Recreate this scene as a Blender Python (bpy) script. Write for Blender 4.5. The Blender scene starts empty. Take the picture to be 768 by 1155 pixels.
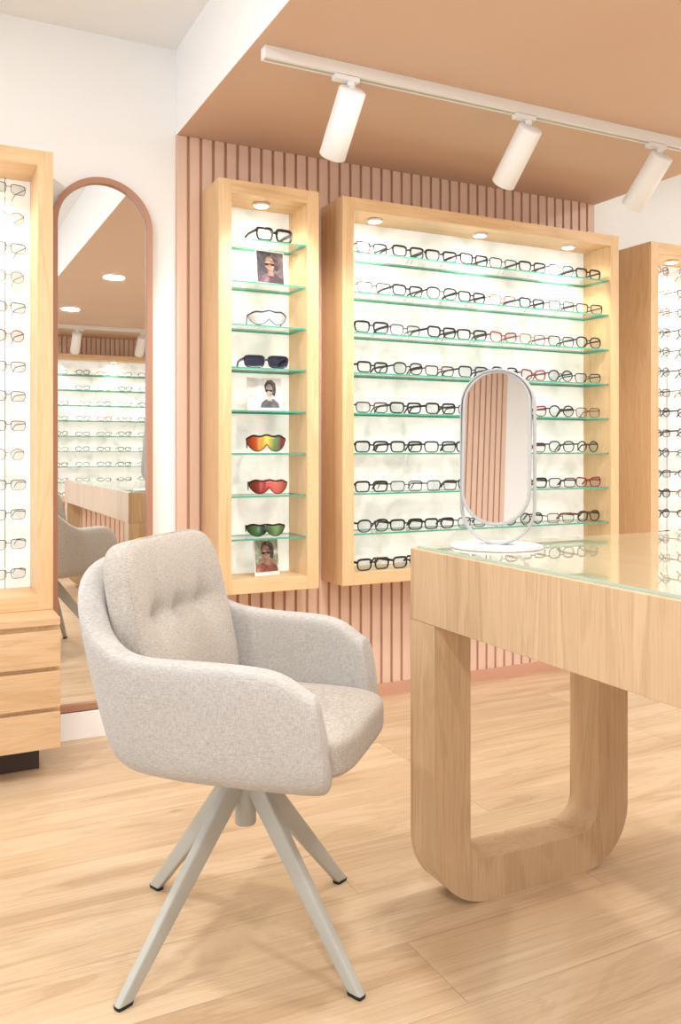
import bpy, bmesh, math, random
from mathutils import Vector, Matrix, Euler
random.seed(11)
scene=bpy.context.scene
COL=scene.collection
try:
    scene.view_settings.view_transform='Standard'
    scene.view_settings.look='None'
    scene.view_settings.exposure=0.0
except Exception as e: print(e)

def lin(c):
    r=[]
    for v in c[:3]:
        v=v/255.0
        r.append(v/12.92 if v<=0.04045 else ((v+0.055)/1.055)**2.4)
    return (r[0],r[1],r[2],1.0)

# ------------------------------------------------------------ materials
def newmat(name):
    m=bpy.data.materials.new(name); m.use_nodes=True
    nt=m.node_tree
    for n in list(nt.nodes): nt.nodes.remove(n)
    o=nt.nodes.new('ShaderNodeOutputMaterial')
    return m,nt,o
def principled(nt,o,color,rough=0.5,metal=0.0,spec=0.5):
    b=nt.nodes.new('ShaderNodeBsdfPrincipled')
    b.inputs['Base Color'].default_value=color
    b.inputs['Roughness'].default_value=rough
    b.inputs['Metallic'].default_value=metal
    b.inputs['Specular IOR Level'].default_value=spec
    nt.links.new(b.outputs[0],o.inputs[0])
    return b
def noise(nt,vec,scale,detail=4,rough=0.5,dist=0.0):
    n=nt.nodes.new('ShaderNodeTexNoise')
    n.inputs['Scale'].default_value=scale; n.inputs['Detail'].default_value=detail
    n.inputs['Roughness'].default_value=rough; n.inputs['Distortion'].default_value=dist
    if vec: nt.links.new(vec,n.inputs['Vector'])
    return n
def ramp(nt,fac,stops):
    r=nt.nodes.new('ShaderNodeValToRGB')
    cr=r.color_ramp
    while len(cr.elements)<len(stops): cr.elements.new(0.5)
    for e,(p,c) in zip(cr.elements,stops):
        e.position=p; e.color=c
    nt.links.new(fac,r.inputs[0])
    return r
def mapping(nt,scale,rnd=True):
    tc=nt.nodes.new('ShaderNodeTexCoord'); mp=nt.nodes.new('ShaderNodeMapping')
    nt.links.new(tc.outputs['Object'],mp.inputs['Vector'])
    mp.inputs['Scale'].default_value=scale
    if rnd:
        oi=nt.nodes.new('ShaderNodeObjectInfo'); mu=nt.nodes.new('ShaderNodeMath'); mu.operation='MULTIPLY'
        mu.inputs[1].default_value=13.0
        nt.links.new(oi.outputs['Random'],mu.inputs[0]); nt.links.new(mu.outputs[0],mp.inputs['Location'])
    return mp
def mix(nt,fac,a,b,mode='MIX'):
    m=nt.nodes.new('ShaderNodeMix'); m.data_type='RGBA'; m.blend_type=mode
    if isinstance(fac,float): m.inputs[0].default_value=fac
    else: nt.links.new(fac,m.inputs[0])
    for s,i in ((a,6),(b,7)):
        if isinstance(s,tuple): m.inputs[i].default_value=s
        else: nt.links.new(s,m.inputs[i])
    return m.outputs[2]
def bump(nt,b,h,strength,dist=0.01):
    bp=nt.nodes.new('ShaderNodeBump'); bp.inputs['Strength'].default_value=strength; bp.inputs['Distance'].default_value=dist
    nt.links.new(h,bp.inputs['Height']); nt.links.new(bp.outputs[0],b.inputs['Normal'])

def plain(name,rgb,rough=0.5,metal=0.0,var=0.03,spec=0.5):
    m,nt,o=newmat(name); b=principled(nt,o,lin(rgb),rough,metal,spec)
    mp=mapping(nt,(1,1,1),False); n=noise(nt,mp.outputs[0],3.0,2)
    c=lin(rgb); c2=tuple(x*(1-var) for x in c[:3])+(1,)
    r=ramp(nt,n.outputs[0],[(0.3,c2),(0.7,c)])
    nt.links.new(r.outputs[0],b.inputs['Base Color'])
    return m
def wood(name,c1,c2,axis='z',rough=0.45,fig=1.0,coat=0.0,lines=0.38):
    m,nt,o=newmat(name); b=principled(nt,o,lin(c1),rough)
    s=[9,9,9]; s['xyz'.index(axis)]=0.75
    mp=mapping(nt,tuple(s))
    n=noise(nt,mp.outputs[0],1.2*fig,4,0.5,1.2)
    mm=nt.nodes.new('ShaderNodeMath'); mm.operation='MULTIPLY'; mm.inputs[1].default_value=30.0
    nt.links.new(n.outputs[0],mm.inputs[0])
    sn=nt.nodes.new('ShaderNodeMath'); sn.operation='SINE'; nt.links.new(mm.outputs[0],sn.inputs[0])
    mr=nt.nodes.new('ShaderNodeMapRange'); mr.inputs[1].default_value=-1; mr.inputs[2].default_value=1
    nt.links.new(sn.outputs[0],mr.inputs[0])
    r=ramp(nt,mr.outputs[0],[(0.0,lin(c2)),(0.3,lin(c1)),(1.0,lin(c1))])
    rb=ramp(nt,n.outputs[0],[(0.25,lin(c2)),(0.65,lin(c1))])
    s2=[190,190,190]; s2['xyz'.index(axis)]=4
    mp2=mapping(nt,tuple(s2)); n2=noise(nt,mp2.outputs[0],2.0,3,0.6)
    r2=ramp(nt,n2.outputs[0],[(0.34,(0.80,0.77,0.73,1)),(0.54,(1,1,1,1))])
    cc=mix(nt,1.0-lines,r.outputs[0],rb.outputs[0])
    nt.links.new(mix(nt,0.65,cc,r2.outputs[0],'MULTIPLY'),b.inputs['Base Color'])
    if coat>0:
        b.inputs['Coat Weight'].default_value=coat; b.inputs['Coat Roughness'].default_value=0.005; b.inputs['Coat IOR'].default_value=2.3
        b.inputs['Coat Tint'].default_value=lin((240,246,242))
    else: bump(nt,b,n2.outputs[0],0.06,0.002)
    return m
def emit(name,rgb,strength):
    m,nt,o=newmat(name); e=nt.nodes.new('ShaderNodeEmission'); e.inputs[0].default_value=lin(rgb); e.inputs[1].default_value=strength
    nt.links.new(e.outputs[0],o.inputs[0]); return m
def fabric(name,c1,c2,warm):
    m,nt,o=newmat(name); b=principled(nt,o,lin(c1),0.95,0,0.15)
    b.inputs['Sheen Weight'].default_value=0.12
    mpa=mapping(nt,(1,1,0.14),False); na=noise(nt,mpa.outputs[0],720,2,0.5)
    mpb=mapping(nt,(0.14,0.14,1),False); nb=noise(nt,mpb.outputs[0],720,2,0.5)
    mx=nt.nodes.new('ShaderNodeMath'); mx.operation='ADD'
    nt.links.new(na.outputs[0],mx.inputs[0]); nt.links.new(nb.outputs[0],mx.inputs[1])
    h=nt.nodes.new('ShaderNodeMath'); h.operation='MULTIPLY'; h.inputs[1].default_value=0.5
    nt.links.new(mx.outputs[0],h.inputs[0])
    r=ramp(nt,h.outputs[0],[(0.36,lin(c2)),(0.62,lin(c1))])
    mpc=mapping(nt,(1,1,1),False); nc=noise(nt,mpc.outputs[0],9,3)
    rc=ramp(nt,nc.outputs[0],[(0.3,lin(warm)),(0.7,(1,1,1,1))])
    nt.links.new(mix(nt,0.2,r.outputs[0],rc.outputs[0],'MULTIPLY'),b.inputs['Base Color'])
    bump(nt,b,h.outputs[0],0.2,0.0015)
    return m
def glassy(name,tint,refl=1.0,rough=0.0):
    m,nt,o=newmat(name)
    t=nt.nodes.new('ShaderNodeBsdfTransparent'); t.inputs[0].default_value=lin(tint)
    g=nt.nodes.new('ShaderNodeBsdfGlossy'); g.inputs['Roughness'].default_value=rough
    f=nt.nodes.new('ShaderNodeFresnel'); f.inputs[0].default_value=1.45
    mu=nt.nodes.new('ShaderNodeMath'); mu.operation='MULTIPLY'; mu.inputs[1].default_value=refl; mu.use_clamp=True
    nt.links.new(f.outputs[0],mu.inputs[0])
    s=nt.nodes.new('ShaderNodeMixShader')
    nt.links.new(mu.outputs[0],s.inputs[0]); nt.links.new(t.outputs[0],s.inputs[1]); nt.links.new(g.outputs[0],s.inputs[2])
    nt.links.new(s.outputs[0],o.inputs[0]); return m

M={}
M['white']=plain('painted_white',(246,246,246),0.7,0,0.01)
M['ceil']=plain('ceiling_white',(240,240,240),0.8,0,0.01)
M['copper']=plain('soffit_tan_copper',(212,180,156),0.6,0,0.03)
M['slat']=plain('slat_tan_pink',(228,197,177),0.5,0,0.04)
M['slatback']=plain('slat_groove',(208,160,136),0.7,0,0.05)
M['dark']=plain('plinth_dark',(66,54,46),0.7,0,0.05)
M['oak']=wood('cabinet_oak',(230,196,152),(212,174,128),'z')
M['oakx']=wood('cabinet_oak_horizontal',(230,196,152),(212,174,128),'x')
M['desk']=wood('desk_oak',(212,182,146),(184,150,114),'z',0.42)
M['desktop']=wood('desk_glass_over_oak',(204,186,158),(190,168,136),'y',0.3,1.0,1.0)
M['drawer']=wood('drawer_oak',(218,184,145),(198,162,121),'x',0.42)
M['metalwhite']=plain('white_powder_coat',(238,238,238),0.45,0,0.01)
M['lightgrey']=plain('pale_grey_metal',(180,181,184),0.7,0,0.01)
M['greige']=plain('greige_metal',(180,179,172),0.5,0.0,0.02)
M['black']=plain('black_rubber',(22,22,22),0.6)
M['chrome']=plain('steel',(190,190,190),0.25,1.0)
M['mframe']=plain('copper_frame',(178,132,106),0.4,0.1,0.04)
M['glassedge']=plain('glass_edge_green',(78,168,140),0.25,0,0.05)
M['shelf']=glassy('shelf_glass',(238,249,243),0.8)
M['lens']=glassy('clear_lens',(226,229,231),0.8)
M['dlens']=glassy('dark_lens',(60,65,90),1.2)
M['fab']=fabric('linen_grey',(196,193,189),(166,162,159),(232,229,226))
M['fab2']=fabric('linen_warm_grey',(193,187,179),(160,153,145),(232,228,222))
M['puck']=emit('lamp_disc',(255,240,215),9.0)
M['down']=emit('downlight_disc',(255,247,238),6.0)
m,nt,o=newmat('mirror_silver'); b=principled(nt,o,(0.88,0.885,0.885,1),0.01,1.0); M['mirror']=m
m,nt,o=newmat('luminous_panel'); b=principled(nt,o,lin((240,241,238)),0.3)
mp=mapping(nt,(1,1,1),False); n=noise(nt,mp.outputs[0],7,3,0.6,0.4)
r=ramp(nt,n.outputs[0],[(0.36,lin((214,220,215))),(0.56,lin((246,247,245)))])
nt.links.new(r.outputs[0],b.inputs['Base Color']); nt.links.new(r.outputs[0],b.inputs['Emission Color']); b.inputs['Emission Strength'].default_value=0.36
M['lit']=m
# floor
m,nt,o=newmat('oak_plank_floor'); b=principled(nt,o,lin((222,186,148)),0.31)
mp=mapping(nt,(1,1,1),False)
br=nt.nodes.new('ShaderNodeTexBrick'); nt.links.new(mp.outputs[0],br.inputs['Vector'])
br.offset=0.37; br.inputs['Scale'].default_value=1.0; br.inputs['Brick Width'].default_value=1.5; br.inputs['Row Height'].default_value=0.225
br.inputs['Mortar Size'].default_value=0.0012; br.inputs['Mortar Smooth'].default_value=0.1; br.inputs['Bias'].default_value=0.0
br.inputs['Color1'].default_value=lin((220,194,160)); br.inputs['Color2'].default_value=lin((194,165,132)); br.inputs['Mortar'].default_value=lin((120,92,68))
wn=nt.nodes.new('ShaderNodeVectorMath'); wn.operation='MULTIPLY_ADD'
nt.links.new(br.outputs['Color'],wn.inputs[0]); wn.inputs[1].default_value=(7,60,9)
mp2=mapping(nt,(0.5,4.6,1),False); nt.links.new(mp2.outputs[0],wn.inputs[2])
n=noise(nt,wn.outputs[0],1.6,6,0.56,1.7)
r=ramp(nt,n.outputs[0],[(0.26,lin((166,132,98))),(0.38,lin((196,166,132))),(0.5,lin((216,190,158))),(0.68,lin((228,206,178)))])
mm=nt.nodes.new('ShaderNodeMath'); mm.operation='MULTIPLY'; mm.inputs[1].default_value=46.0; nt.links.new(n.outputs[0],mm.inputs[0])
sn=nt.nodes.new('ShaderNodeMath'); sn.operation='SINE'; nt.links.new(mm.outputs[0],sn.inputs[0])
mr=nt.nodes.new('ShaderNodeMapRange'); mr.inputs[1].default_value=-1; mr.inputs[2].default_value=1; nt.links.new(sn.outputs[0],mr.inputs[0])
rl=ramp(nt,mr.outputs[0],[(0.0,(0.74,0.68,0.61,1)),(0.35,(1,1,1,1))])
mp3=mapping(nt,(2.2,150,1),False); n3=noise(nt,mp3.outputs[0],1.0,3)
r3=ramp(nt,n3.outputs[0],[(0.36,(0.82,0.78,0.73,1)),(0.56,(1,1,1,1))])
c=mix(nt,0.55,br.outputs['Color'],r.outputs[0]); c=mix(nt,0.32,c,rl.outputs[0],'MULTIPLY'); c=mix(nt,0.5,c,r3.outputs[0],'MULTIPLY')
# sparse knots
mpk=mapping(nt,(1.3,3.6,1),False); vk=nt.nodes.new('ShaderNodeTexVoronoi'); vk.inputs['Scale'].default_value=1.25; nt.links.new(mpk.outputs[0],vk.inputs['Vector'])
rk=ramp(nt,vk.outputs['Distance'],[(0.012,(0.55,0.46,0.38,1)),(0.055,(1,1,1,1))])
c=mix(nt,0.7,c,rk.outputs[0],'MULTIPLY')
nt.links.new(c,b.inputs['Base Color']); bump(nt,b,n3.outputs[0],0.03,0.002)
M['floor']=m

# ------------------------------------------------------------ mesh builder
class MB:
    def __init__(s): s.v=[];s.f=[];s.mi=[];s.mats=[];s.sm=[]
    def mat(s,m):
        if m not in s.mats: s.mats.append(m)
        return s.mats.index(m)
    def add(s,vs,fs,m,smooth=False):
        k=len(s.v); i=s.mat(m); s.v+= [tuple(v) for v in vs]
        for f in fs: s.f.append(tuple(k+a for a in f)); s.mi.append(i); s.sm.append(smooth)
    def box(s,x0,x1,y0,y1,z0,z1,m):
        vs=[(x0,y0,z0),(x1,y0,z0),(x1,y1,z0),(x0,y1,z0),(x0,y0,z1),(x1,y0,z1),(x1,y1,z1),(x0,y1,z1)]
        s.add(vs,[(0,3,2,1),(4,5,6,7),(0,1,5,4),(1,2,6,5),(2,3,7,6),(3,0,4,7)],m)
    def tube(s,path,w,h,ref,m,closed=False,sides=6,smooth=True):
        ref=Vector(ref).normalized(); P=[Vector(p) for p in path]; n=len(P); vs=[];fs=[]
        for i,p in enumerate(P):
            if closed: t=P[(i+1)%n]-P[i-1]
            else: t=P[min(i+1,n-1)]-P[max(i-1,0)]
            t.normalize(); a=t.cross(ref).normalized()
            ww=w[i] if isinstance(w,(list,tuple)) else w; hh=h[i] if isinstance(h,(list,tuple)) else h
            for k in range(sides):
                an=2*math.pi*(k+0.5)/sides
                vs.append(p+a*(math.cos(an)*ww)+ref*(math.sin(an)*hh))
        segs=n if closed else n-1
        for i in range(segs):
            j=(i+1)%n
            for k in range(sides):
                l=(k+1)%sides
                fs.append((i*sides+k,i*sides+l,j*sides+l,j*sides+k))
        if not closed:
            fs.append(tuple(range(sides))[::-1]); fs.append(tuple((n-1)*sides+k for k in range(sides)))
        s.add(vs,fs,m,smooth)
    def lathe(s,prof,m,center=(0,0,0),mat=None,seg=32,smooth=True):
        vs=[];fs=[];c=Vector(center)
        for r,z in prof:
            for k in range(seg):
                a=2*math.pi*k/seg; p=Vector((r*math.cos(a),r*math.sin(a),z))
                if mat: p=mat@p
                vs.append(p+c)
        for i in range(len(prof)-1):
            for k in range(seg):
                l=(k+1)%seg; fs.append((i*seg+k,i*seg+l,(i+1)*seg+l,(i+1)*seg+k))
        fs.append(tuple(range(seg))[::-1]); fs.append(tuple((len(prof)-1)*seg+k for k in range(seg)))
        s.add(vs,fs,m,smooth)
    def data(s,name):
        me=bpy.data.meshes.new(name); me.from_pydata(s.v,[],s.f)
        for m in s.mats: me.materials.append(m)
        for p,i,sm in zip(me.polygons,s.mi,s.sm): p.material_index=i; p.use_smooth=sm
        bm=bmesh.new(); bm.from_mesh(me); bmesh.ops.recalc_face_normals(bm,faces=bm.faces); bm.to_mesh(me); bm.free()
        if any(s.sm): me.set_sharp_from_angle(angle=math.radians(50))
        me.update(); return me
    def obj(s,name,parent=None,loc=(0,0,0),rot=(0,0,0),bevel=0,subs=0):
        o=bpy.data.objects.new(name,s.data(name)); COL.objects.link(o); o.location=loc; o.rotation_euler=rot
        if parent: o.parent=parent
        if bevel:
            b=o.modifiers.new('bevel','BEVEL'); b.width=bevel; b.segments=2; b.limit_method='ANGLE'; b.angle_limit=math.radians(50)
        if subs:
            b=o.modifiers.new('subsurf','SUBSURF'); b.levels=subs; b.render_levels=subs
        return o
def tag(o,label,cat,group=None):
    o['label']=label; o['category']=cat
    if group: o['group']=group
def struct(o): o['kind']='structure'; return o
def empty(name,loc,rotz=0):
    e=bpy.data.objects.new(name,None); COL.objects.link(e); e.location=loc; e.rotation_euler=(0,0,rotz); e.empty_display_size=0.1; return e
def boxobj(name,b,m,parent=None,bevel=0):
    mb=MB(); mb.box(*b,m); return mb.obj(name,parent,bevel=bevel)

# ------------------------------------------------------------ room
YW=3.24; HC=2.59; HS=2.26; XL=-2.2; XR=4.7; YB=-3.0; SX0=0.907; SX1=3.01
struct(boxobj('floor',(XL,XR,YB,YW,-0.05,0),M['floor']))
struct(boxobj('ceiling',(XL,XR,YB,YW,HC,HC+0.05),M['ceil']))
mb=MB(); mb.box(SX0,SX1,YB,YW,HS+0.002,HC,M['white'])
mb.add([(SX0,YB,HS),(SX1,YB,HS),(SX1,YW,HS),(SX0,YW,HS),(SX0,YB,HS+.002),(SX1,YB,HS+.002),(SX1,YW,HS+.002),(SX0,YW,HS+.002)],[(0,1,2,3),(0,1,5,4),(1,2,6,5),(2,3,7,6),(3,0,4,7)],M['copper'])
struct(mb.obj('ceiling.001'))
struct(boxobj('wall_back',(XL,XR,YW,YW+0.1,0,HC),M['white']))
struct(boxobj('wall_right',(XR,XR+0.1,YB,YW,0,HC),M['white']))
def wall_window(wname,winname,axis,c0,c1,a0,a1,w0,w1,z0,z1):
    def B(mb,p0,p1,q0,q1,r0,r1,m):
        if axis=='y': mb.box(p0,p1,q0,q1,r0,r1,m)
        else: mb.box(q0,q1,p0,p1,r0,r1,m)
    mb=MB(); B(mb,c0,c1,a0,w0,0,HC,M['white']); B(mb,c0,c1,w1,a1,0,HC,M['white']); B(mb,c0,c1,w0,w1,0,z0,M['white']); B(mb,c0,c1,w0,w1,z1,HC,M['white'])
    struct(mb.obj(wname))
    mb=MB(); n=2
    for i in range(n+1):
        yy=w0+(w1-w0-0.05)*i/n; B(mb,c0+0.02,c1-0.02,yy,yy+0.05,z0,z1,M['metalwhite'])
    B(mb,c0+0.02,c1-0.02,w0,w1,z0,z0+0.05,M['metalwhite']); B(mb,c0+0.02,c1-0.02,w0,w1,z1-0.05,z1,M['metalwhite'])
    cm=(c0+c1)/2; B(mb,cm-0.003,cm+0.003,w0,w1,z0,z1,M['lens']); struct(mb.obj(winname))
wall_window('wall_left','window_1','y',XL-0.1,XL,YB,YW,0.35,2.9,0.1,2.45)
wall_window('wall_front','window_2','x',YB-0.1,YB,XL,XR,-2.0,0.6,0.1,2.45)
struct(boxobj('baseboard_back',(XL,SX0,YW-0.03,YW,0,0.1),M['white'],bevel=0.002))
struct(boxobj('baseboard_back.001',(SX1,XR,YW-0.015,YW,0,0.08),M['white']))

def slats(name,x0,x1,rotz,loc,label,top):
    mb=MB(); w=x1-x0
    mb.box(-w/2,w/2,-0.008,0,0.0,top-0.001,M['slatback'])
    n=int(round(w/0.050)); p=w/n
    for i in range(n):
        a=-w/2+i*p
        mb.box(a,a+p*0.75,-0.020,-0.008,0.05,top-0.001,M['slat'])
    mb.box(-w/2,w/2,-0.026,-0.008,0.0,0.05,M['slatback'])
    o=mb.obj(name,loc=loc,rot=(0,0,rotz)); tag(o,label,'wall panel'); return o
slats('slatted_wall_panel',SX0,SX1,0,((SX0+SX1)/2,YW,0),'dusty pink vertical slat panelling covering the wall',HS)
slats('slatted_wall_panel',SX0,SX1,math.pi,((SX0+SX1)/2,YB,0),'dusty pink vertical slat panelling on opposite wall',HS)
slats('slatted_wall_panel',0,1.35,math.pi/2,(XL,-0.345,0),'dusty pink vertical slat panelling beside the shop window',HC)

# ------------------------------------------------------------ eyewear meshes
def rim(a,h,n,cx,zc,cat=0.0,N=22):
    pts=[]
    for i in range(N):
        t=2*math.pi*i/N; c,s=math.cos(t),math.sin(t)
        x=a*math.copysign(abs(c)**(2/n),c); z=h*math.copysign(abs(s)**(2/n),s)
        if z<0: x*=1-0.12*(-z/h)
        sgn=1 if cx>0 else -1
        z+=cat*max(0,(x*sgn)/a)*max(0,z/h)
        pts.append((cx+x,0.144*(abs(cx+x))**2*1.0,zc+z))
    return pts
def glasses_mesh(name,shape,mat,th,a=0.027,h=0.021,lens='lens',brow=0):
    n={'round':2.1,'square':4.5,'panto':2.8,'cat':3.2}[shape]; cat=0.006 if shape=='cat' else 0
    zc=h+th; cx=a+0.009
    mb=MB()
    for sg in (-1,1):
        R_=rim(a,h,n,sg*cx,zc,cat); N_=len(R_)
        w_=[th*(1.25 if (R_[i][2]-zc)>h*0.45 else 0.8) for i in range(N_)]
        mb.tube(R_,w_,th*1.1,(0,1,0),mat,True,5)
    mb.tube([(-0.011,0,zc+h*0.3),(0,-0.001,zc+h*0.42),(0.011,0,zc+h*0.3)],th,th,(0,1,0),mat,False,5)
    for sg in (-1,1):
        x=sg*(cx+a+0.002)
        mb.tube([(x-sg*0.004,0.001,zc+h*0.5),(x,0.004,zc+h*0.5),(x,0.07,zc+h*0.45),(x*0.98,0.095,zc+h*0.3),(x*0.96,0.118,max(th,zc-h*0.75))],th*1.35,th*0.8,(1,0,0),mat,False,5)
    me=mb.data(name)
    lm=MB()
    for sg in (-1,1):
        r=rim(a,h,n,sg*cx,zc,cat); lm.add(r,[tuple(range(len(r)))],M[lens])
    return me,lm.data(name+'_lens')
fr={}
fr['blk']=plain('frame_black',(18,16,18),0.35); fr['brn']=plain('frame_tortoise',(74,42,26),0.35,0,0.5)
fr['gry']=plain('frame_slate',(56,58,66),0.35); fr['gold']=plain('frame_gold',(128,84,58),0.4,0.2)
fr['red']=plain('frame_wine',(140,34,34),0.35); fr['dgun']=plain('frame_gunmetal',(40,38,40),0.4,0.2)
fr['navy']=plain('frame_navy',(22,26,54),0.35); fr['wht']=plain('frame_white',(225,225,228),0.3)
V=[('square','blk',0.0034,.0305,.0190),('round','dgun',0.0019,.0265,.0230),('panto','brn',0.0032,.0290,.0212),('square','dgun',0.0020,.0305,.0192),('panto','blk',0.0028,.0285,.0216),
   ('round','gold',0.0018,.0265,.0226),('cat','red',0.0028,.0295,.0190),('square','brn',0.0024,.0305,.0182),('round','blk',0.0025,.0270,.0226),('square','navy',0.0028,.0300,.0195),('panto','gry',0.0026,.0290,.0216),('square','gold',0.0019,.0300,.0195),
   ('square','dgun',0.0013,.0300,.0190),('round','gold',0.0012,.0262,.0222)]
VAR=[glasses_mesh('spectacles',s,fr[c],t,a=a_,h=h_) for (s,c,t,a_,h_) in V]
LBL={'blk':'black','dgun':'thin gunmetal','brn':'brown tortoiseshell','gold':'fine copper-coloured','red':'wine red','navy':'navy blue','gry':'slate grey'}
def put_glasses(vi,frame,x,y,z,yaw,place,group,lens=True,scale=1.0):
    me,lm=VAR[vi]
    o=bpy.data.objects.new('spectacles',me); COL.objects.link(o)
    o.matrix_world=frame@Matrix.Translation((x,y,z))@Matrix.Rotation(yaw,4,'Z')@Matrix.Scale(scale,4)
    tag(o,LBL[V[vi][1]]+' '+('rounded' if V[vi][0]!='square' else 'rectangular')+' spectacles '+place,'glasses',group)
    if lens:
        l=bpy.data.objects.new('lens',lm); COL.objects.link(l); l.parent=o
    return o

# ------------------------------------------------------------ cabinets
def cabinet(name,w,h,d,loc,rotz,pucks,label,shelves=True,ft=0.05,light=2.2,rods=()):
    e=empty(name,loc,rotz); tag(e,label,'display cabinet')
    boxobj('side_panel',(-w/2,-w/2+ft,-d,0,0,h),M['oak'],e,0.001); boxobj('side_panel',(w/2-ft,w/2,-d,0,0,h),M['oak'],e,0.001)
    boxobj('top_panel',(-w/2+ft,w/2-ft,-d,0,h-ft,h),M['oakx'],e,0.001); boxobj('bottom_panel',(-w/2+ft,w/2-ft,-d,0,0,ft),M['oakx'],e,0.001)
    boxobj('back_panel',(-w/2+ft,w/2-ft,-0.012,0,ft,h-ft),M['lit'],e)
    if shelves:
        for k in range(8):
            z=1.330-0.161*k
            mb=MB(); x0,x1,y0,y1=-w/2+ft+0.001,w/2-ft-0.001,-d+0.012,-0.014; t=0.0065
            vs=[(x0,y0,z-t),(x1,y0,z-t),(x1,y1,z-t),(x0,y1,z-t),(x0,y0,z),(x1,y0,z),(x1,y1,z),(x0,y1,z)]
            mb.add(vs,[(4,5,6,7)],M['shelf']); mb.add(vs,[(0,1,5,4),(1,2,6,5),(2,3,7,6),(3,0,4,7)],M['glassedge'])
            s=mb.obj('glass_shelf',e); s['label']='clear glass shelf with green polished edge'
    for x in rods:
        mb=MB(); mb.tube([(x,-0.03,0.051),(x,-0.03,h-0.051)],0.002,0.002,(1,0,0),M['lightgrey'],False,8)
        for k in range(14):
            z=0.10+0.1*k
            mb.box(x-0.003,x+0.003,-0.150,-0.03,z+0.020,z+0.023,M['metalwhite'])
        mb.obj('eyewear_rod',e)
    for px in pucks:
        mb=MB(); mb.lathe([(0.030,0),(0.034,-0.002),(0.034,-0.008),(0.027,-0.010)],M['metalwhite'],(px,-d*0.52,h-ft)); 
        mb.lathe([(0.025,0),(0.025,-0.0015)],M['puck'],(px,-d*0.52,h-ft-0.010))
        p=mb.obj('puck_light',e); p['label']='small round recessed puck light'
        L=bpy.data.lights.new('puck_lamp','SPOT'); L.energy=light*4; L.color=(1,0.90,0.74); L.spot_size=math.radians(155); L.spot_blend=0.8; L.shadow_soft_size=0.03
        lo=bpy.data.objects.new('puck_lamp',L); COL.objects.link(lo); lo.parent=e; lo.location=(px,-d*0.52,h-ft-0.02)
    return Matrix.Translation(loc)@Matrix.Rotation(rotz,4,'Z')
CH=1.539; ZB=0.515; YS=YW-0.0265
D=YS-3.02; D2=YW-0.001-3.02
RL=[0.725-0.135,0.725-0.305,0.725-0.475]; RR=[-0.7+0.14,-0.7+0.31,-0.7+0.48]
fm_big=cabinet('display_cabinet',2.964-1.515,CH,D,((2.964+1.515)/2,YS,ZB),0,(-0.53,0.0,0.50),'wide oak wall cabinet with glass shelves and lit white back')
fm_small=cabinet('display_cabinet',1.4125-1.006,CH,D,((1.4125+1.006)/2,YS,ZB),0,(0.0,),'narrow tall oak wall cabinet with glass shelves of sport sunglasses',light=1.6)
fm_left=cabinet('display_cabinet',1.45,CH,D2,(0.424-0.725,YW-0.001,ZB+0.0005),0,(-0.45,0,0.45),'oak display cabinet with rod-mounted spectacles above drawers',False,rods=RL)
fm_right=cabinet('display_cabinet',1.4,CH,D2,(3.17+0.7,YW-0.001,ZB),0,(-0.45,0,0.45),'oak wall cabinet with rod-mounted spectacles on white back',False,rods=RR)
fm_opp=cabinet('display_cabinet',1.9,CH,D,(1.93,YB+0.0265,ZB),math.pi,(-0.6,0.0,0.6),'wide oak wall cabinet with glass shelves on opposite wall')

rows=[1.330-0.161*k for k in range(8)]+[0.05]
def fill(fm,w,n,place,grp,lens,sc=1.0):
    for ri,z in enumerate(rows):
        step=(w-0.1-0.04)/n
        for i in range(n):
            x=-w/2+0.05+0.02+step*(i+0.5)+random.uniform(-.006,.006)
            vi=random.choice([0,0,7,4,9,0,3] if (i<4) else [0,3,4,7,6,6,8,10,2,3,11,9,4])
            put_glasses(vi,fm,x,-D+0.034+random.uniform(-.005,.005),z+0.0004,random.uniform(-.05,.14),place,grp+' row',lens,sc*random.uniform(.97,1.03))
fill(fm_big,2.964-1.515,8,'on a glass shelf of the wide cabinet','spectacles on wide cabinet shelves',True,1.08)
fill(fm_opp,1.9,8,'on a shelf of the opposite cabinet','spectacles on opposite cabinet shelves',False)
def hang(fm,xs,place,grp,yw,ch,sc):
    for x in xs:
        for k in range(14):
            vi=random.choice(ch)
            put_glasses(vi,fm,x,-0.155,0.10+0.1*k,yw+random.uniform(-.06,.06),place,grp,True,sc)
hang(fm_left,RL,'on a rod in the cabinet above drawers','spectacles on rods above the drawers',0.30,[12,13,12,13,5,12],0.86)
hang(fm_right,RR,'on a rod in the oak wall cabinet','spectacles on rods in oak wall cabinet',0.1,[3,5,7,11,1,2,8],0.92)

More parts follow.
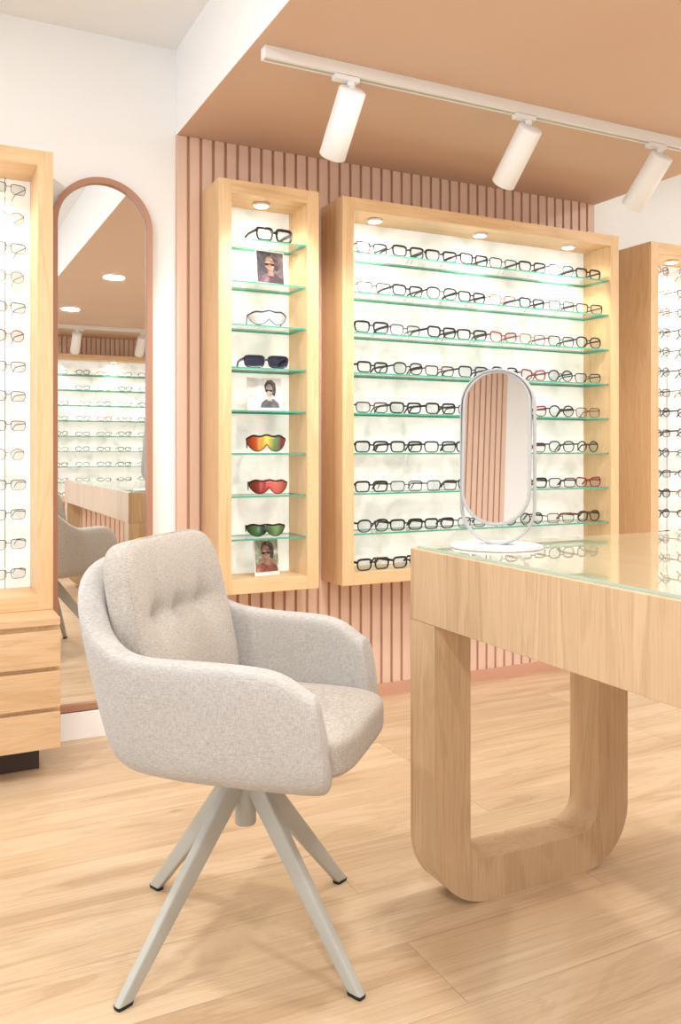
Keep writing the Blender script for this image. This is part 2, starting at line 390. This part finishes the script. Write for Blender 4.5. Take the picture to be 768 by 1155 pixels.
# sport sunglasses
def lensgrad(name,stops):
    m,nt,o=newmat(name); b=principled(nt,o,(1,0,0,1),0.15,0.2)
    tc=nt.nodes.new('ShaderNodeTexCoord'); sp=nt.nodes.new('ShaderNodeSeparateXYZ'); nt.links.new(tc.outputs['Object'],sp.inputs[0])
    mr=nt.nodes.new('ShaderNodeMapRange'); mr.inputs[1].default_value=-0.085; mr.inputs[2].default_value=0.085; nt.links.new(sp.outputs[0],mr.inputs[0])
    r=ramp(nt,mr.outputs[0],[(p,lin(c)) for p,c in stops]); nt.links.new(r.outputs[0],b.inputs['Base Color']); return m
def shield(mat,fmat,hh,label,X,Y,Z,yaw):
    W=0.074; mb=MB(); N=28; A=[];B=[]
    def cur(x): return 0.050*(abs(x)/W)**2.2
    for i in range(N+1):
        x=-W+2*W*i/N; s=abs(x)/W
        top=hh*(0.96+0.04*math.cos(s*9.0)-0.14*s**4)
        lobe=1-((s-0.48)/0.52)**2 if s>0.16 else 1-((0.16-0.48)/0.52)**2
        bot=hh*(0.66-0.60*max(0,lobe)**0.7)+hh*0.22*max(0,1-s/0.16)
        A.append((x,cur(x),top)); B.append((x,cur(x)-0.002,bot))
    vs=[]
    for a,b_ in zip(A,B):
        m_=((a[0]+b_[0])/2,(a[1]+b_[1])/2-0.006,(a[2]+b_[2])/2); vs+= [a,m_,b_]
    fs=[]
    for i in range(N):
        k=i*3; fs+=[(k,k+1,k+4,k+3),(k+1,k+2,k+5,k+4)]
    lens=MB(); lens.add(vs,fs,mat,True)
    mb.tube(A,0.0034,0.0036,(0,0,1),fmat,False,6); mb.tube(B,0.0018,0.0022,(0,1,0),fmat,False,6)
    for sg in (-1,1):
        mb.tube([A[0 if sg<0 else N],B[0 if sg<0 else N]],0.003,0.003,(1,0,0),fmat,False,6)
        mb.tube([(sg*W,0.048,hh*0.76),(sg*W,0.075,hh*0.78),(sg*W*.96,0.100,hh*0.70),(sg*W*.92,0.126,hh*0.30)],0.0062,0.0028,(1,0,0),fmat,False,6)
    o=mb.obj('sport_sunglasses',loc=(X,Y,Z),rot=(0,0,yaw)); tag(o,label,'sunglasses')
    lens.obj('lens',o)
zz=lambda k: ZB+rows[k]+0.0004
shield(lensgrad('lens_fire',[(0,(110,50,50)),(0.25,(205,90,50)),(0.5,(225,196,80)),(0.68,(90,140,90)),(0.85,(120,60,70)),(1,(180,60,60))]),fr['blk'],0.066,'shield sport sunglasses with orange and yellow mirrored lens',1.205,3.045,zz(5)+0.002,-0.30)
shield(lensgrad('lens_red',[(0,(90,40,44)),(0.4,(170,66,60)),(0.6,(210,110,96)),(1,(150,70,66))]),fr['brn'],0.056,'shield sport sunglasses with red mirrored lens',1.215,3.045,zz(6)+0.002,-0.26)
shield(lensgrad('lens_green',[(0,(30,40,36)),(0.25,(80,130,84)),(0.45,(30,40,34)),(0.72,(110,150,96)),(1,(60,60,40))]),fr['blk'],0.048,'black sport sunglasses with green mirrored lens',1.205,3.045,zz(7)+0.002,-0.26)
shield(lensgrad('lens_clear',[(0,(190,200,205)),(0.5,(238,240,242)),(1,(160,170,180))]),fr['gry'],0.056,'slim rimmed sport glasses with pale shield lens',1.215,3.045,zz(2)+0.002,-0.2)
me,lm=glasses_mesh('spectacles','square',fr['blk'],0.0050,a=0.033,h=0.023)
o=bpy.data.objects.new('spectacles',me); COL.objects.link(o); o.location=(1.24,3.055,zz(0)); o.rotation_euler=(0,0,0.1); tag(o,'thick black rectangular spectacles on top glass shelf','glasses')
l=bpy.data.objects.new('lens',lm); COL.objects.link(l); l.parent=o
me,lm=glasses_mesh('sunglasses','square',fr['navy'],0.0044,a=0.038,h=0.020,lens='dlens')
o=bpy.data.objects.new('sunglasses',me); COL.objects.link(o); o.location=(1.205,3.05,zz(3)); o.rotation_euler=(0,0,-0.08); tag(o,'navy blue framed dark-lens sunglasses on glass shelf','sunglasses')
l=bpy.data.objects.new('lens',lm); COL.objects.link(l); l.parent=o

def cardmat(name,bg1,bg2,blob,blob2,seed,sc=14):
    m,nt,o=newmat(name); b=principled(nt,o,lin(bg1),0.4)
    tc=nt.nodes.new('ShaderNodeTexCoord'); mp=nt.nodes.new('ShaderNodeMapping'); nt.links.new(tc.outputs['Object'],mp.inputs[0]); mp.inputs['Location'].default_value=(seed,seed*2,seed)
    n=noise(nt,mp.outputs[0],sc,3,0.6,0.6); r=ramp(nt,n.outputs[0],[(0.35,lin(bg2)),(0.5,lin(bg1)),(0.58,lin(blob)),(0.68,lin(blob2))])
    nt.links.new(r.outputs[0],b.inputs['Base Color']); return m
def card(w,h,X,Y,Z,yaw,bg,skin,hair,top,label,shift=0.0,k=1.0):
    mb=MB(); mb.box(-w/2,w/2,0,0.003,0,h,M['metalwhite'])
    mb.add([(-w*.46,-.0006,h*.10),(w*.46,-.0006,h*.10),(w*.46,-.0006,h*.97),(-w*.46,-.0006,h*.97)],[(0,1,2,3)],bg)
    def blob(pts,m,y): mb.add([(px*w*k+shift*w,y,pz*h) for px,pz in pts],[tuple(range(len(pts)))],m)
    def disc(cx,cz,rx,rz,N=18,e=0): return [(cx+rx*math.cos(2*math.pi*i/N)*(1-e*max(0,-math.sin(2*math.pi*i/N))),cz+rz*math.sin(2*math.pi*i/N)) for i in range(N)]
    blob([(-.44,.10),(.44,.10),(.40,.24),(.20,.36),(.0,.38),(-.20,.34),(-.38,.24)],top,-.0010)
    blob([(-.10,.44),(.08,.44),(.12,.30),(-.10,.30)],skin,-.0012)
    blob([(-.20,.60),(-.24,.78),(-.10,.92),(.10,.94),(.27,.84),(.30,.62),(.24,.44),(.10,.50),(-.10,.50)],hair,-.0013)
    blob(disc(-.02,.59,.17,.22,18,.35),skin,-.0016)
    blob([(-.20,.64),(.14,.64),(.14,.58),(.04,.575),(.0,.61),(-.06,.61),(-.10,.575),(-.19,.58)],fr['blk'],-.0019)
    o=mb.obj('display_card',loc=(X,Y,Z),rot=(math.radians(-6),0,yaw)); tag(o,label,'picture card')
skm=cardmat('print_skin',(156,122,108),(100,74,66),(180,146,130),(204,176,160),3,26); hr=cardmat('print_hair',(60,50,52),(34,28,32),(96,80,80),(120,100,96),5,40)
card(0.125,0.142,1.245,3.10,zz(1)+0.001,0.1,cardmat('print_grey',(84,76,86),(54,50,60),(116,100,104),(160,140,136),1),skm,hr,cardmat('print_plum',(86,66,78),(60,48,60),(110,90,100),(140,120,124),6),'small printed card showing a person wearing glasses')
card(0.14,0.130,1.22,3.10,zz(4)+0.001,-0.1,cardmat('print_light',(226,228,230),(200,204,208),(236,236,238),(210,210,214),4),cardmat('print_pale',(176,164,158),(130,120,118),(204,194,190),(216,210,206),8,26),hr,cardmat('print_slate',(70,72,80),(46,48,54),(96,98,106),(120,120,126),9),'small white printed card with a dark portrait',0.14,0.62)
card(0.11,0.142,1.23,3.10,ZB+0.051,0.15,cardmat('print_warm',(130,146,124),(216,220,212),(160,110,96),(80,72,64),7),skm,hr,cardmat('print_rust',(140,80,70),(96,56,54),(170,110,96),(190,140,124),2),'small printed card with colourful portrait on cabinet floor')

# ------------------------------------------------------------ drawer unit
x0,x1=-1.026,0.424
e=empty('drawer_cabinet',((x0+x1)/2,YW-0.001,0)); tag(e,'low oak drawer cabinet with handleless drawers beneath display cabinet','drawer cabinet')
w=x1-x0; d=YW-0.001-2.86
mb=MB(); mb.box(-w/2,w/2,-d+0.02,-0.031,0.099,0.492,M['oak']); mb.obj('body',e)
boxobj('top_panel',(-w/2,w/2,-d,-0.031,0.492,0.515),M['drawer'],e,0.001)
boxobj('plinth',(-w/2+0.03,w/2-0.05,-d+0.12,-0.05,0.0,0.099),M['dark'],e)
for c in range(2):
    xa=-w/2 if c==0 else 0.0015; xb=-0.0015 if c==0 else w/2
    for k in range(3):
        z0=0.099+0.130*k
        mb=MB(); mb.box(xa,xb,-d,-d+0.02,z0,z0+0.116,M['drawer']); dr=mb.obj('drawer',e,bevel=0.0015)

# ------------------------------------------------------------ tall arched mirror
def arch(hw,z0,z1,N=28):
    zc=z1-hw; pts=[(-hw,z0),(hw,z0)]
    for i in range(N+1):
        a=math.pi*i/N; pts.append((hw*math.cos(a),zc+hw*math.sin(a)))
    return pts
e=empty('wall_mirror',(0.628,YW-0.0005,0.105)); tag(e,'tall arched mirror with slim copper-coloured frame on white wall','mirror')
hw=0.182; H=1.948
A=arch(hw,0,H); Bn=arch(hw-0.021,0.021,H-0.021)
mb=MB(); n=len(A); vs=[(x,-0.03,z) for x,z in A]+[(x,-0.03,z) for x,z in Bn]+[(x,0,z) for x,z in A]+[(x,-0.012,z) for x,z in Bn]
fs=[]
for i in range(n):
    j=(i+1)%n
    fs+=[(i,j,n+j,n+i),(i,2*n+i,2*n+j,j),(n+i,n+j,3*n+j,3*n+i)]
mb.add(vs,fs,M['mframe']); mb.obj('frame',e)
mb=MB(); Bm=arch(hw-0.020,0.020,H-0.020); vs=[(x,-0.014,z) for x,z in Bm]; mb.add(vs,[tuple(range(len(vs)))],M['mirror']); mb.obj('mirror_glass',e)

# ------------------------------------------------------------ track lights
def track(TY,heads,rz,lamp):
    e=empty('track_light',(1.95,TY,HS),rz); tag(e,'white ceiling track with cylindrical adjustable spotlights','track light')
    hl=1.01
    mb=MB(); mb.box(-hl,hl,-0.018,0.018,-0.036,0,M['metalwhite']); mb.box(-hl+.005,hl-.005,-0.006,0.006,-0.0375,-0.036,M['greige']); mb.obj('rail',e,bevel=0.001)
    for xl,til in heads:
        R=Matrix.Rotation(math.radians(til),4,'X')
        c=Vector((xl,0.0,-0.095))
        mb=MB()
        mb.lathe([(0.040,0.022),(0.044,0.018),(0.044,-0.198),(0.042,-0.200),(0.037,-0.200),(0.035,-0.180)],M['metalwhite'],c,R,40)
        hd=mb.obj('spotlight',e)
        mb=MB(); mb.lathe([(0.033,-0.186),(0.033,-0.188)],M['puck'],c,R); l=mb.obj('lamp',hd)
        mb=MB(); mb.box(xl-0.060,xl+0.025,-0.015,0.015,-0.052,-0.0375,M['metalwhite'])
        mb.lathe([(0.013,0),(0.013,-0.014)],M['metalwhite'],(xl,0,-0.052))
        mb.box(xl-0.008,xl+0.008,-0.006,0.006,-0.085,-0.064,M['metalwhite'])
        mb.obj('bracket',hd,bevel=0.001)
        L=bpy.data.lights.new('spot_lamp','SPOT'); L.energy=lamp; L.color=(1,0.95,0.88); L.spot_size=math.radians(80); L.spot_blend=0.7; L.shadow_soft_size=0.04
        lo=bpy.data.objects.new('spot_lamp',L); COL.objects.link(lo); lo.parent=e
        dv=(R@Vector((0,0,-1))).normalized(); lo.location=c+dv*0.212
        lo.rotation_euler=dv.to_track_quat('-Z','Y').to_euler()
track(2.405,((1.235-1.95,42),(1.936-1.95,46),(2.569-1.95,45)),0,24)
track(-2.10,((0.53,40),(-0.1,42),(-0.7,42)),math.pi,16)

# ------------------------------------------------------------ downlights
def downlight(x,y,z,en):
    mb=MB(); mb.lathe([(0.070,0),(0.070,-0.004),(0.061,-0.006)],M['metalwhite'],(0,0,0)); o=mb.obj('downlight',loc=(x,y,z)); tag(o,'round white ceiling downlight, switched on','ceiling light','round ceiling downlights')
    mb=MB(); mb.lathe([(0.058,-0.006),(0.058,-0.0075)],M['down']); mb.obj('lamp_disc',o)
    L=bpy.data.lights.new('downlight_lamp','AREA'); L.shape='DISK'; L.size=0.14; L.energy=en; L.color=(1,0.98,0.95)
    lo=bpy.data.objects.new('downlight_lamp',L); COL.objects.link(lo); lo.parent=o; lo.location=(0,0,-0.012)
for x,y in ((1.30,1.79),(1.25,0.42),(1.2,-1.1),(2.5,1.2),(2.5,-0.6)): downlight(x,y,HS,13)
for x,y in ((-0.4,1.9),(-0.4,0.3),(-0.4,-1.4),(3.9,1.8),(3.9,-0.2)): downlight(x,y,HC,20)

# ------------------------------------------------------------ desk
DX0,DX1,DY0,DY1=1.054,2.05,-0.46,1.744; DT=0.819
e=empty('desk',((DX0+DX1)/2,(DY0+DY1)/2,0)); tag(e,'oak consultation desk with glass top and rounded loop legs','desk')
cx,cy=(DX0+DX1)/2,(DY0+DY1)/2
boxobj('desk_top',(DX0-cx,DX1-cx,DY0-cy,DY1-cy,DT-0.166,DT),M['desk'],e,0.0015)
mb=MB(); ga,gb,gc,gd=DX0-cx+0.012,DX1-cx-0.012,DY0-cy+0.012,DY1-cy-0.012; z0,z1=DT+0.0002,DT+0.006
vs=[(ga,gc,z0),(gb,gc,z0),(gb,gd,z0),(ga,gd,z0),(ga,gc,z1),(gb,gc,z1),(gb,gd,z1),(ga,gd,z1)]
mb.add(vs,[(4,5,6,7)],M['desktop']); mb.add(vs,[(0,1,5,4),(1,2,6,5),(2,3,7,6),(3,0,4,7)],plain('tabletop_glass_edge',(176,196,184),0.2))
g=mb.obj('glass_top',e); g['label']='clear reflective glass sheet over pale oak'
def loopleg(x0,x1,y0,y1,z1,tw,ro,ri,N=24):
    def rr(a0,a1,b0,b1,r):
        pts=[(a0,b1),]
        for i in range(N+1):
            t=math.pi+ (math.pi/2)*i/N; pts.append((a0+r+r*math.cos(t),b0+r+r*math.sin(t)))
        for i in range(N+1):
            t=1.5*math.pi+(math.pi/2)*i/N; pts.append((a1-r+r*math.cos(t),b0+r+r*math.sin(t)))
        pts.append((a1,b1)); return pts
    O=rr(x0,x1,0,z1,ro); I=rr(x0+tw,x1-tw,tw,z1,ri); n=len(O)
    vs=[(x,y0,z) for x,z in O]+[(x,y0,z) for x,z in I]+[(x,y1,z) for x,z in O]+[(x,y1,z) for x,z in I]
    mb=MB(); fs=[]
    for i in range(n-1):
        j=i+1; fs+=[(i,j,n+j,n+i),(2*n+i,3*n+i,3*n+j,2*n+j),(i,2*n+i,2*n+j,j),(n+i,n+j,3*n+j,3*n+i)]
    fs+=[(0,n,3*n,2*n),(n-1,3*n-1,4*n-1,2*n-1)]
    mb.add(vs,fs,M['desk'],True)
    return mb
for y0 in (1.639,-0.46+0.02):
    mb=loopleg(DX0-cx+0.0005,DX0-cx+0.585,y0-cy,y0-cy+0.1045,DT-0.1665,0.098,0.150,0.060)
    lg=mb.obj('leg',e)

# ------------------------------------------------------------ table mirror
tz=DT+0.0063
nx,ny=-0.72,-0.69
e=empty('table_mirror',(1.214,1.622,tz),math.atan2(ny,nx)+math.pi/2); tag(e,'oval tabletop mirror on a round white metal base','mirror')
def stadium(hw,z0,z1,N=16):
    pts=[]
    for i in range(N+1):
        a=math.pi*i/N; pts.append((hw*math.cos(a),z1-hw+hw*math.sin(a)))
    for i in range(N+1):
        a=math.pi+math.pi*i/N; pts.append((hw*math.cos(a),z0+hw+hw*math.sin(a)))
    return pts
mb=MB(); mb.lathe([(0.103,0),(0.105,0.001),(0.105,0.0045),(0.103,0.0055)],M['metalwhite'],seg=64); mb.obj('base',e)
mb=MB(); mb.tube([(x,0.016,z) for x,z in stadium(0.085,0.007,0.413)],0.0036,0.017,(0,1,0),M['lightgrey'],True,8)
for sg in (-1,1): mb.tube([(sg*0.0750,0.0,0.232),(sg*0.083,0.01,0.232)],0.003,0.003,(0,0,1),M['chrome'],False,8)
mb.obj('stand',e)
TR=Matrix.Translation((0,0,0.232))@Matrix.Rotation(math.radians(1.4),4,'Z')@Matrix.Rotation(math.radians(-6),4,'X')@Matrix.Translation((0,0,-0.232))
nn=TR.to_3x3()@Vector((0,1,0))
mb=MB(); S=[TR@Vector((x,-0.004,z)) for x,z in stadium(0.0755,0.054,0.408)]; mb.tube(S,0.0052,0.010,nn,M['lightgrey'],True,8)
mb.obj('mirror_frame',e)
mb=MB(); S=[TR@Vector((x,-0.0105,z)) for x,z in stadium(0.0725,0.057,0.405)]; mb.add(S,[tuple(range(len(S)))],M['mirror']); mb.obj('mirror_glass',e)

# ------------------------------------------------------------ chair
def pillow(sx,sy,sz,p,cuts,fn=None):
    bm=bmesh.new(); bmesh.ops.create_cube(bm,size=2); bmesh.ops.subdivide_edges(bm,edges=bm.edges[:],cuts=cuts,use_grid_fill=True)
    vs=[]
    for v in bm.verts:
        c=v.co; mx=max(abs(c.x),abs(c.y),abs(c.z)); lp=(abs(c.x)**p+abs(c.y)**p+abs(c.z)**p)**(1/p)
        q=c*(mx/lp); q=Vector((q.x*sx,q.y*sy,q.z*sz))
        if fn: q=fn(q)
        vs.append(q)
    bm.verts.index_update(); fs=[tuple(v.index for v in f.verts) for f in bm.faces]; bm.free(); return vs,fs
CX,CY=0.644,1.752; PSI=math.radians(-43)
e=empty('swivel_chair',(CX,CY,0),PSI); tag(e,'grey linen upholstered tub armchair on four splayed metal legs','chair')
half=[(0.250,-0.260,.610),(0.21,-0.266,.644),(0.12,-0.270,.652),(0.0,-0.270,.653),(-0.08,-0.268,.655),(-0.140,-0.258,.662),(-0.188,-0.233,.705),(-0.216,-0.182,.788),(-0.226,-0.10,.822),(-0.229,0,.826)]
st=half+[(x,-y,t) for x,y,t in half[:-1][::-1]]
SH=-0.004
st=[(x+SH-(0.030 if (y>0 and x>0.1) else 0),y,t+(0.006 if y>0 else 0)) for x,y,t in st]
P=[Vector((x,y,0)) for x,y,t in st]
def prof(top):
    T=0.062; zb=.402; m1=(.47+top)/2
    return [(-.11,zb),(-.045,zb+.006),(-.006,zb+.030),(0.002,.475),(0.003,m1),(0.001,top-.024),(-.006,top-.005),(-T/2,top),(-T+.006,top-.005),(-T,top-.024),(-T-.002,m1),(-T,.475),(-T-.03,.44)]
vs=[];fs=[];np_=len(prof(.6)); ns=len(st); allst=[]
for i,(x,y,top) in enumerate(st):
    t=(P[min(i+1,ns-1)]-P[max(i-1,0)]).normalized(); nrm=Vector((-t.y,t.x,0)) 
    if nrm.dot(Vector((x,y,0)))<0: nrm=-nrm
    back=max(0,min(1,(-x-0.02)/0.18)); lean=0.04+0.20*back
    ring=[]
    for off,z in prof(top):
        o_=off+lean*max(0,(z-.45))-0.25*back*max(0,.47-z)
        q=P[i]+nrm*o_; q=Vector((q.x,q.y,z))
        if i in (0,1,ns-1,ns-2): q.x-= 0.030*max(0,(z-.50)/.14)
        ring.append(q)
    allst.append(ring)
def shrink(ring,dx,f):
    c=sum(ring,Vector())/len(ring); return [c+(q-c)*f+Vector((dx,0,0)) for q in ring]
allst=[shrink(allst[0],0.020,0.78),shrink(allst[0],0.016,0.94)]+allst+[shrink(allst[-1],0.016,0.94),shrink(allst[-1],0.020,0.78)]
for r in allst: vs+=r
for i in range(len(allst)-1):
    for k in range(np_):
        l=(k+1)%np_; fs.append((i*np_+k,i*np_+l,(i+1)*np_+l,(i+1)*np_+k))
fs.append(tuple(range(np_))); fs.append(tuple((len(allst)-1)*np_+k for k in range(np_)))
mb=MB(); mb.add(vs,fs,M['fab'],True); sh=mb.obj('tub_shell',e,subs=2); sh['label']='grey linen wraparound back and armrests'
v,f=pillow(0.225,0.215,0.036,4,8); mb=MB(); mb.add([q+Vector((0.0,0,0.436)) for q in v],f,M['fab'],True); mb.obj('seat_base',e,subs=1)
def sfn(q):
    q=q.copy(); 
    q.z+= 0.010*(1-(q.x/0.26)**2)*(1-(q.y/0.2)**2) if q.z>0 else 0
    return q
v,f=pillow(0.240,0.200,0.048,5.5,16,sfn); mb=MB(); mb.add([q+Vector((0.040,0,0.464)) for q in v],f,M['fab2'],True); mb.obj('seat_cushion',e,subs=1)
B=[(-0.105,0.03),(0.0,0.03),(0.105,0.03)]
HY,HZ,HX=0.216,0.198,0.042
def taper(z): return 1-0.05*max(0,(z/0.19))**2
def bfn(q):
    q=q.copy(); yy,zz_=q.y,q.z
    q.y*=taper(zz_)
    if q.x>0:
        q.x+=0.016*(1-(yy/HY)**2)*(1-(zz_/HZ)**2)
        for by,bz in B:
            r2=((yy-by)**2+(zz_-bz)**2)
            q.x-=0.012*math.exp(-r2/0.0004)+0.018*math.exp(-r2/0.003)
            q.x-=0.008*math.exp(-((yy-by)**2)/0.0002)*math.exp(-((zz_-bz)**2)/0.006)
        q.x-=0.009*math.exp(-((zz_-0.03)**2)/0.0004)*max(0,1-(abs(yy)/0.2)**4)
    q.x+=0.6*yy*yy
    return q
v,f=pillow(HX,HY,HZ,5.8,30,bfn)
R=Matrix.Rotation(math.radians(-13),4,'Y')
off=Vector((-0.188,0,0.664))
mb=MB(); mb.add([R@q+off for q in v],f,M['fab2'],True); bc=mb.obj('back_cushion',e,subs=1)
for xs_ in (0.024,):
    pts=[]; n_=5.8; NN=64
    s_=(1-(abs(xs_)/HX)**n_)**(1/n_)
    for i in range(NN):
        t=2*math.pi*i/NN; c_,d_=math.cos(t),math.sin(t)
        y=HY*s_*math.copysign(abs(c_)**(2/n_),c_); z=HZ*s_*math.copysign(abs(d_)**(2/n_),d_)
        pts.append(R@Vector((xs_+0.6*y*y,y*taper(z),z))+off)
    mb=MB(); mb.tube(pts,0.0024,0.0024,R@Vector((1,0,0)),M['fab2'],True,6); mb.obj('piping',bc)
for by,bz in B:
    v,f=pillow(0.004,0.008,0.008,2,4); mb=MB(); base=R@Vector((HX+0.016-0.046+0.6*by*by,by,bz))+off
    mb.add([R@q+base for q in v],f,M['fab2'],True); mb.obj('button',bc)
mb=MB(); mb.box(-0.236,-0.232,-0.13,-0.10,0.43,0.465,M['black']); t=mb.obj('tag',e); t['label']='small black fabric tag'
mb=MB(); mb.lathe([(0.021,0.245),(0.023,0.248),(0.023,0.33),(0.020,0.335),(0.020,0.402)],M['greige']); mb.lathe([(0.09,0.392),(0.09,0.402)],M['greige']); mb.obj('column',e)
offa=math.radians(22.6)-PSI
for k in range(4):
    a=offa+k*math.pi/2; dirv=Vector((math.cos(a),math.sin(a),0)); sd=Vector((-dirv.y,dirv.x,0))
    top=dirv*0.012+Vector((0,0,0.360)); bot=dirv*0.309+Vector((0,0,0.010))
    ax=(bot-top).normalized(); up=ax.cross(sd).normalized()
    vs=[];fs=[]; S=20
    for c_,w_,h_ in ((top,0.0120,0.027),(top.lerp(bot,.5),0.0108,0.0200),(bot,0.0098,0.0132)):
        for q in range(S):
            t=2*math.pi*(q+.5)/S; cc,ss=math.cos(t),math.sin(t)
            pt=c_+sd*(w_*math.copysign(abs(cc)**.35,cc))+up*(h_*math.copysign(abs(ss)**.35,ss))
            if c_ is bot: pt=pt+ax*((0.007-pt.z)/ax.z)
            vs.append(pt)
    for i in range(2):
        for q in range(S):
            l=(q+1)%S; fs.append((i*S+q,i*S+l,(i+1)*S+l,(i+1)*S+q))
    fs+=[tuple(range(S)),tuple(2*S+q for q in range(S))]
    ends=vs[2*S:3*S]; ec=sum(ends,Vector())/S
    mb=MB(); mb.add(vs,fs,M['greige'],True); lg=mb.obj('leg',e)
    mb=MB(); pts=[]
    for zq,sc in ((0.0,0.98),(0.0072,1.06)):
        for p in ends:
            q_=ec+(p-ec)*sc; pts.append(Vector((q_.x,q_.y,zq)))
    fs=[(q,(q+1)%S,S+(q+1)%S,S+q) for q in range(S)]+[tuple(range(S)),tuple(S+q for q in range(S))]
    mb.add(pts,fs,M['black'],True); mb.obj('foot',lg)

# ------------------------------------------------------------ lamps / world
def arealight(loc,dirv,sx,sy,en,col):
    L=bpy.data.lights.new('window_daylight','AREA'); L.shape='RECTANGLE'; L.size=sx; L.size_y=sy; L.energy=en; L.color=col
    lo=bpy.data.objects.new('window_daylight',L); COL.objects.link(lo); lo.location=loc; lo.rotation_euler=Vector(dirv).to_track_quat('-Z','Y').to_euler()
arealight((XL-0.15,1.62,1.28),(1,0,0),2.5,2.3,72,(0.95,0.98,1.0))
arealight((-0.7,YB-0.15,1.28),(0,1,0),2.6,2.3,52,(0.95,0.98,1.0))
w=bpy.data.worlds.new('world'); scene.world=w; w.use_nodes=True
w.node_tree.nodes['Background'].inputs[0].default_value=(0.95,0.97,1,1); w.node_tree.nodes['Background'].inputs[1].default_value=1.1

# ------------------------------------------------------------ camera
cam=bpy.data.cameras.new('camera'); co=bpy.data.objects.new('camera',cam); COL.objects.link(co)
co.location=(0,0,1.05); co.rotation_euler=(math.radians(90),0,math.radians(-26.5))
cam.sensor_fit='VERTICAL'; cam.sensor_height=36; cam.sensor_width=24; cam.lens=968/1155*36; cam.shift_y=-69.5/1155
cam.clip_start=0.05
scene.camera=co
